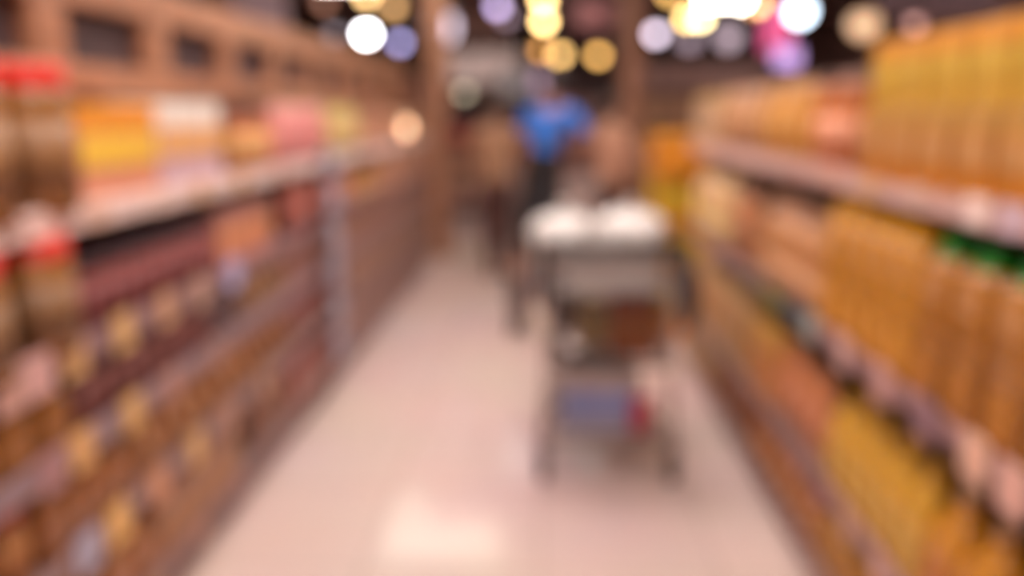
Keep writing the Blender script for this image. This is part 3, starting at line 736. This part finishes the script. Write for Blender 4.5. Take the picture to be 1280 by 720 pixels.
    for lg in legs:
        an = Vector(lg[1]); bm = bmesh.new()
        G = {'h': ((an.x, an.y + .03, .045), (.042, .042), None), 'm': ((an.x, an.y - .07, .04), (.046, .036), 'h'), 't': ((an.x, an.y - .165, .03), (.04, .026), 'm')}
        bm.free(); bm = skin_bm(G, 2)
        for v in bm.verts: v.co.z = max(v.co.z, .002)
        obj('shoe', bm, mat(shoe, .5), t)
    return t
# person in blue: standing beyond the cart, seen mostly from behind, reaching towards the right shelves
pA = at_y(690, 300, 5.3)
person('person in blue shirt and long black skirt standing beyond the cart', (-0.02, 6.5, 0), R(150), 1.08, (170, 116, 92), (44, 32, 32), (58, 120, 214), (34, 27, 30), (120, 98, 100),
       ((-.14, -.05, -.24), (-.12, -.2, -.05)), ((.05, .0, -.27), (.02, -.1, -.22)),
       (((-.1, -.03, .48), (-.1, .03, .09)), ((.16, -.05, .48), (.2, .06, .09))), lean=.05, leansd=-.16, sleeve=.6, high=.16, dress=True)
person('person in peach top standing right of the person in blue', (0.60, 7.3, 0), R(110), .96, (206, 156, 128), (60, 42, 38), (222, 164, 134), (96, 62, 54), (80, 60, 56),
       ((-.06, -.12, -.24), (.02, -.24, -.06)), ((.06, -.12, -.24), (-.02, -.24, -.06)),
       (((-.09, -.02, .48), (-.09, .03, .09)), ((.09, -.02, .48), (.1, .0, .09))), sleeve=1.4, long_hair=True)
person('person in tan top standing left of the person in blue', (-0.42, 7.3, 0), R(200), .96, (160, 112, 88), (86, 60, 48), (176, 130, 98), (84, 50, 44), (80, 60, 56),
       ((-.06, -.02, -.27), (-.02, -.1, -.22)), ((.06, -.02, -.27), (.02, -.1, -.22)),
       (((-.08, -.02, .48), (-.07, .03, .09)), ((.08, -.02, .48), (.07, .03, .09))), sleeve=.6)

# ------------------------------------------------------------------ lamps seen as soft discs
def lamp(px, py, y, dia, rgb, s, label, kind='pendant'):
    """a hanging globe or a spot: shade, bulb and cord down from the ceiling"""
    if dia < .2: dia *= 1.22; s /= 1.49
    p = at_y(px, py, y)
    t = thing('pendant_lamp', label, 'lamp', p, 0, 'lamps hanging over the store')
    r = dia / 2
    bm = bmesh.new(); bmesh.ops.create_uvsphere(bm, u_segments=20, v_segments=14, radius=r)
    for f in bm.faces: f.smooth = True
    obj('bulb', bm, glow(rgb, s), t)
    bm = bmesh.new(); add_lathe(bm, [(r * .3, r * 1.9), (r * .5, r * 1.85), (r * 1.15, r * .75), (r * 1.2, r * .55), (r * 1.08, r * .75), (r * .4, r * 1.75), (r * .3, r * 1.9)], 24); obj('shade', bm, mat((60, 46, 44), .5), t)
    if p.z + r * 2 < 4.6:
        bm = bmesh.new(); add_tube(bm, [(0, 0, r * 1.8), (0, 0, 4.6 - p.z)], .008); obj('cord', bm, mat((40, 32, 32), .6), t)
W = 60.0
lamps = [
 (458, 42, 14, .17, (255, 252, 255), 46, 'brightest white lamp high on the left'),
 (418, 42, 14, .15, (120, 96, 120), 2.2, 'dim purple lamp left of the brightest white lamp'),
 (405, 3, 12, .13, (190, 120, 90), 3.0, 'dim brown lamp at the top edge, far left'),
 (458, -6, 12, .13, (252, 204, 132), 14, 'pale yellow lamp above the brightest white lamp'),
 (492, 8, 12, .15, (232, 176, 112), 6, 'tan yellow lamp right of the pale yellow lamp'),
 (500, 53, 16, .17, (176, 166, 226), 8.5, 'lavender lamp right of the brightest white lamp'),
 (550, 34, 10, .38, (232, 216, 236), 2.6, 'large white globe above the left wooden post'),
 (622, 8, 15, .16, (204, 180, 236), 9, 'lavender lamp at the top edge left of the yellow cluster'),
 (634, 22, 15, .15, (150, 124, 142), 5, 'mauve lamp under the lavender lamp at the top edge'),
 (679, -2, 15, .16, (255, 210, 136), 27, 'topmost yellow lamp of the middle cluster'),
 (680, 26, 16, .17, (255, 210, 136), 27, 'yellow lamp second from top in the middle cluster'),
 (676, 62, 18, .18, (246, 168, 80), 8, 'amber lamp at the left of the middle cluster'),
 (700, 68, 18, .19, (255, 200, 116), 13, 'bright yellow lamp at the foot of the middle cluster'),
 (748, 69, 18, .19, (255, 190, 96), 9.5, 'single yellow lamp right of the middle cluster'),
 (837, -9, 13, .14, (250, 192, 100), 9.5, 'yellow lamp at the top edge above the pinkish white lamp'),
 (820, 42, 14, .17, (226, 206, 226), 10, 'pinkish white lamp left of the right cluster'),
 (860, 23, 15, .17, (255, 212, 130), 22, 'leftmost lamp of the glaring right cluster'),
 (876, 22, 15.7, .17, (255, 232, 166), 22, 'second lamp from left in the glaring right cluster'),
 (886, -2, 15, .18, (255, 240, 220), 60, 'third lamp from left in the glaring right cluster'),
 (906, -4, 15, .18, (255, 240, 226), 60, 'fourth lamp from left in the glaring right cluster'),
 (926, -2, 15, .18, (255, 240, 220), 50, 'fifth lamp from left in the glaring right cluster'),
 (952, 4, 15, .17, (255, 212, 130), 20, 'rightmost lamp of the glaring right cluster'),
 (942, 9, 15, .13, (220, 140, 80), 9, 'orange lamp tucked beneath the rightmost cluster lamp'),
 (911, 46, 12, .30, (190, 166, 180), 1.6, 'soft mauve globe beneath the glaring right cluster'),
 (862, 50, 12, .24, (176, 152, 168), 1.5, 'soft mauve globe below the leftmost cluster lamps'),
 (580, 115, 20, .22, (176, 164, 136), 4.2, 'dim olive grey lamp right of the left wooden post'),
 (1000, 14, 9, .22, (216, 236, 255), 9, 'cool white lamp above the magenta screen'),
 (1080, 30, 7, .22, (230, 176, 124), 1.6, 'tan globe above the right shelving'),
 (1144, 30, 6, .07, (220, 150, 140), 3.0, 'small pinkish lamp above the yellow cartons'),
]
for l in lamps: lamp(*l)
# added glowing ball on an arm, imitating a lamp-like peach highlight
p = at_y(506, 160, 6.6)
t = thing('highlight_ball', 'added glowing ball for peach highlight at the far end of the left top shelf', 'lamp', p)
bm = bmesh.new(); bmesh.ops.create_uvsphere(bm, u_segments=20, v_segments=14, radius=.055); obj('bulb', bm, glow((255, 196, 140), 4.2), t)
bm = bmesh.new(); add_tube(bm, [(0, 0, -.05), (-.0, 0, -.10), (-.06, 0, 1.285 - p.z)], .01); obj('arm', bm, BLK, t)

# ------------------------------------------------------------------ far part of the store
def screen(name, label, px, py, y, w, h, rgb, s, cat='screen'):
    p = at_y(px, py, y); t = thing(name, label, cat, p)
    bm = bmesh.new(); add_box(bm, 0, .03, 0, w + .06, .06, h + .06, bev=.008); obj('frame', bm, mat((50, 38, 42), .5), t)
    bm = bmesh.new(); add_box(bm, 0, -.004, 0, w, .008, h); obj('display', bm, glow(rgb, s), t)
    bm = bmesh.new()
    for q in (-1, 1): add_tube(bm, [(q * w * .3, .03, h / 2), (q * w * .3, .03, 4.6 - p.z)], .012)
    obj('hanger', bm, mat((50, 42, 42), .5), t)
screen('light_sign', 'magenta glowing sign above the right shelving', 972, 34, 11, .36, .62, (214, 50, 120), 1.5, 'sign')
screen('light_sign', 'violet glowing sign beneath the cool white lamp', 984, 72, 10.6, .30, .22, (206, 160, 236), 1.6, 'sign')
screen('light_sign', 'violet pink sign above the person in blue', 680, 102, 17, .44, .40, (176, 110, 190), .55, 'sign')
screen('light_sign', 'hot pink sign just above the blue shirt', 694, 124, 16, .32, .34, (200, 60, 140), .6, 'sign')
screen('menu_screen', 'dark teal screen hanging far down the aisle', 645, 106, 12.4, .42, .34, (74, 88, 96), .45)
def far_box(name, label, cat, px, ytop, y, w, d, h, col, base=False):
    p = at_y(px, ytop, y)
    t = thing(name, label, cat, (p.x, y, 0)); z0 = p.z - h
    z0 = 0 if base else z0; hh = p.z - z0
    bm = bmesh.new(); add_box(bm, 0, 0, z0 + hh / 2, w, d, hh, bev=.02); obj('body', bm, mat(col, .6), t)
    return t, z0, hh
def sign_board(label, px, py, y, w, h, col):
    p = at_y(px, py, y); t = thing('hanging_board', label, 'sign board', p)
    bm = bmesh.new(); add_box(bm, 0, 0, 0, w, .05, h, bev=.01); obj('board', bm, mat(col, .6), t)
    for q in (-1, 1):
        bm = bmesh.new(); add_tube(bm, [(q * w * .4, 0, h / 2), (q * w * .4, 0, 4.6 - p.z)], .01); obj('hanging_wire', bm, mat((60, 50, 50), .5), t)
sign_board('grey board hanging over the far middle of the store', 606, 84, 22, 1.9, .85, (214, 196, 192))
sign_board('mauve grey board hanging above the upper left header rail', 322, 2, 7.5, .5, .5, (196, 168, 176))
sign_board('dark red board hanging above the right wooden post', 745, 20, 20, 1.0, .6, (110, 62, 62))
sign_board('brown board hanging over the middle aisle', 598, 30, 24, 1.6, .9, (160, 122, 112))
sign_board('grey mauve board above the far right shelving', 1170, 2, 6.5, .9, .18, (130, 104, 110))
sign_board('light grey board below the mauve globes', 848, 84, 14, .5, .3, (206, 184, 182))
sign_board('dark board above the person in blue', 738, 104, 13, .8, .45, (70, 50, 50))
# far shelves across the store, each with rows of cartons
def far_shelf(label, px, ytop, y, w, cols, rz=0):
    p = at_y(px, ytop, y); h = p.z
    t = thing('far_shelving', label, 'shelving', (p.x, y, 0), rz)
    bm = bmesh.new(); add_box(bm, 0, .2, h / 2, w, .04, h); obj('back_panel', bm, DARKST, t)
    for q in (-1, 1):
        bm = bmesh.new(); add_box(bm, q * w / 2, 0, h / 2, .03, .42, h); obj('side_panel', bm, STEEL, t)
    n = len(cols); items = []
    for i in range(n):
        z = .12 + (h - .15) * i / n
        bm = bmesh.new(); add_box(bm, 0, 0, z - .012, w - .04, .4, .022); obj('shelf', bm, STEEL, t)
        items.append((z, (h - .15) / n * .78, cols[i]))
    return t, p, items, w, y
def stock(fs, what):
    t, p, items, w, y = fs; rws = ['lowest', 'second lowest', 'third lowest', 'fourth lowest', 'fifth lowest']
    for i, (z, hh, c) in enumerate(items):
        cw = .3; n = int((w - .1) / cw); pr = None
        for j in range(n):
            lab = '%s carton from the left on the %s shelf of %s' % (['first', 'second', 'third', 'fourth', 'fifth', 'sixth', 'seventh', 'eighth', 'ninth', 'tenth', 'eleventh'][j], rws[i], what)
            ca, sa = math.cos(t.rotation_euler.z), math.sin(t.rotation_euler.z)
            lx = -w / 2 + .05 + (j + .5) * (w - .1) / n; ly = -.03
            loc = (p.x + lx * ca - ly * sa, y + lx * sa + ly * ca, z)
            if pr is None:
                pr = thing('food_carton', lab, 'carton', loc, t.rotation_euler.z, 'cartons on %s shelf of %s' % (rws[i], what)); pc = [obj(a, b_, c_, pr) for a, b_, c_ in P_carton(cw * .92, hh, c, tuple(min(255, q + 14) for q in c), tuple(min(255, q + 24) for q in c), d=.3)]
            else:
                q = pr.copy(); C.objects.link(q); q.location = loc; q['label'] = lab
                for c0 in pc:
                    k = c0.copy(); C.objects.link(k); k.parent = q
stock(far_shelf('low shelving topped by red cartons beyond the left wooden post', 574, 150, 12, 1.0, [(206, 160, 148), (206, 160, 130), (208, 150, 120), (190, 60, 60)]), 'the red topped shelving')
stock(far_shelf('dark shelving far behind the person in tan', 600, 128, 26, 3.2, [(150, 110, 100), (130, 96, 90), (120, 90, 86), (104, 80, 76)]), 'the far middle shelving')
stock(far_shelf('wide shelving far behind the person in peach', 760, 120, 20, 2.4, [(150, 104, 90), (130, 86, 76), (140, 96, 86), (96, 66, 62)]), 'the far right shelving')
stock(far_shelf('tall shelving beyond the right wooden post', 870, 70, 11, 1.8, [(196, 150, 120), (206, 160, 130), (206, 154, 120), (216, 166, 130), (200, 160, 150)]), 'the tall right shelving')
stock(far_shelf('tall shelving beyond the left wooden post', 470, 92, 11, 1.8, [(170, 120, 100), (176, 126, 104), (190, 140, 116), (176, 120, 100), (160, 106, 88)]), 'the tall left shelving')
# roof trusses
for i, y in enumerate((13, 18, 24, 31)):
    bm = bmesh.new()
    for z in (4.45, 4.1): add_tube(bm, [(-8.3, y, z), (9.3, y, z)], .035, 8)
    for j in range(22):
        x0 = -8.3 + j * .8; add_tube(bm, [(x0, y, 4.1), (x0 + .4, y, 4.45)], .015, 6); add_tube(bm, [(x0 + .4, y, 4.45), (x0 + .8, y, 4.1)], .015, 6)
    o = obj('roof_truss', bm, mat((120, 86, 78), .6)); tag(o, '%s dark steel roof truss spanning the store' % ('nearest', 'second nearest', 'third nearest', 'farthest')[i], 'truss', 'roof trusses')

# ------------------------------------------------------------------ world and colour management
w = bpy.data.worlds.new('world'); bpy.context.scene.world = w; w.use_nodes = True
w.node_tree.nodes['Background'].inputs[0].default_value = (0.05, 0.04, 0.04, 1)
sc = bpy.context.scene
sc.view_settings.view_transform = 'Standard'; sc.view_settings.look = 'None'; sc.view_settings.gamma = 1.0
sc.view_settings.use_curve_mapping = False
sc.view_settings.exposure = 0.0
try: sc.cycles.use_denoising = True
except Exception: pass
sc.cycles.sample_clamp_indirect = 6.0
sc.cycles.max_bounces = 8
print('products', COUNT)
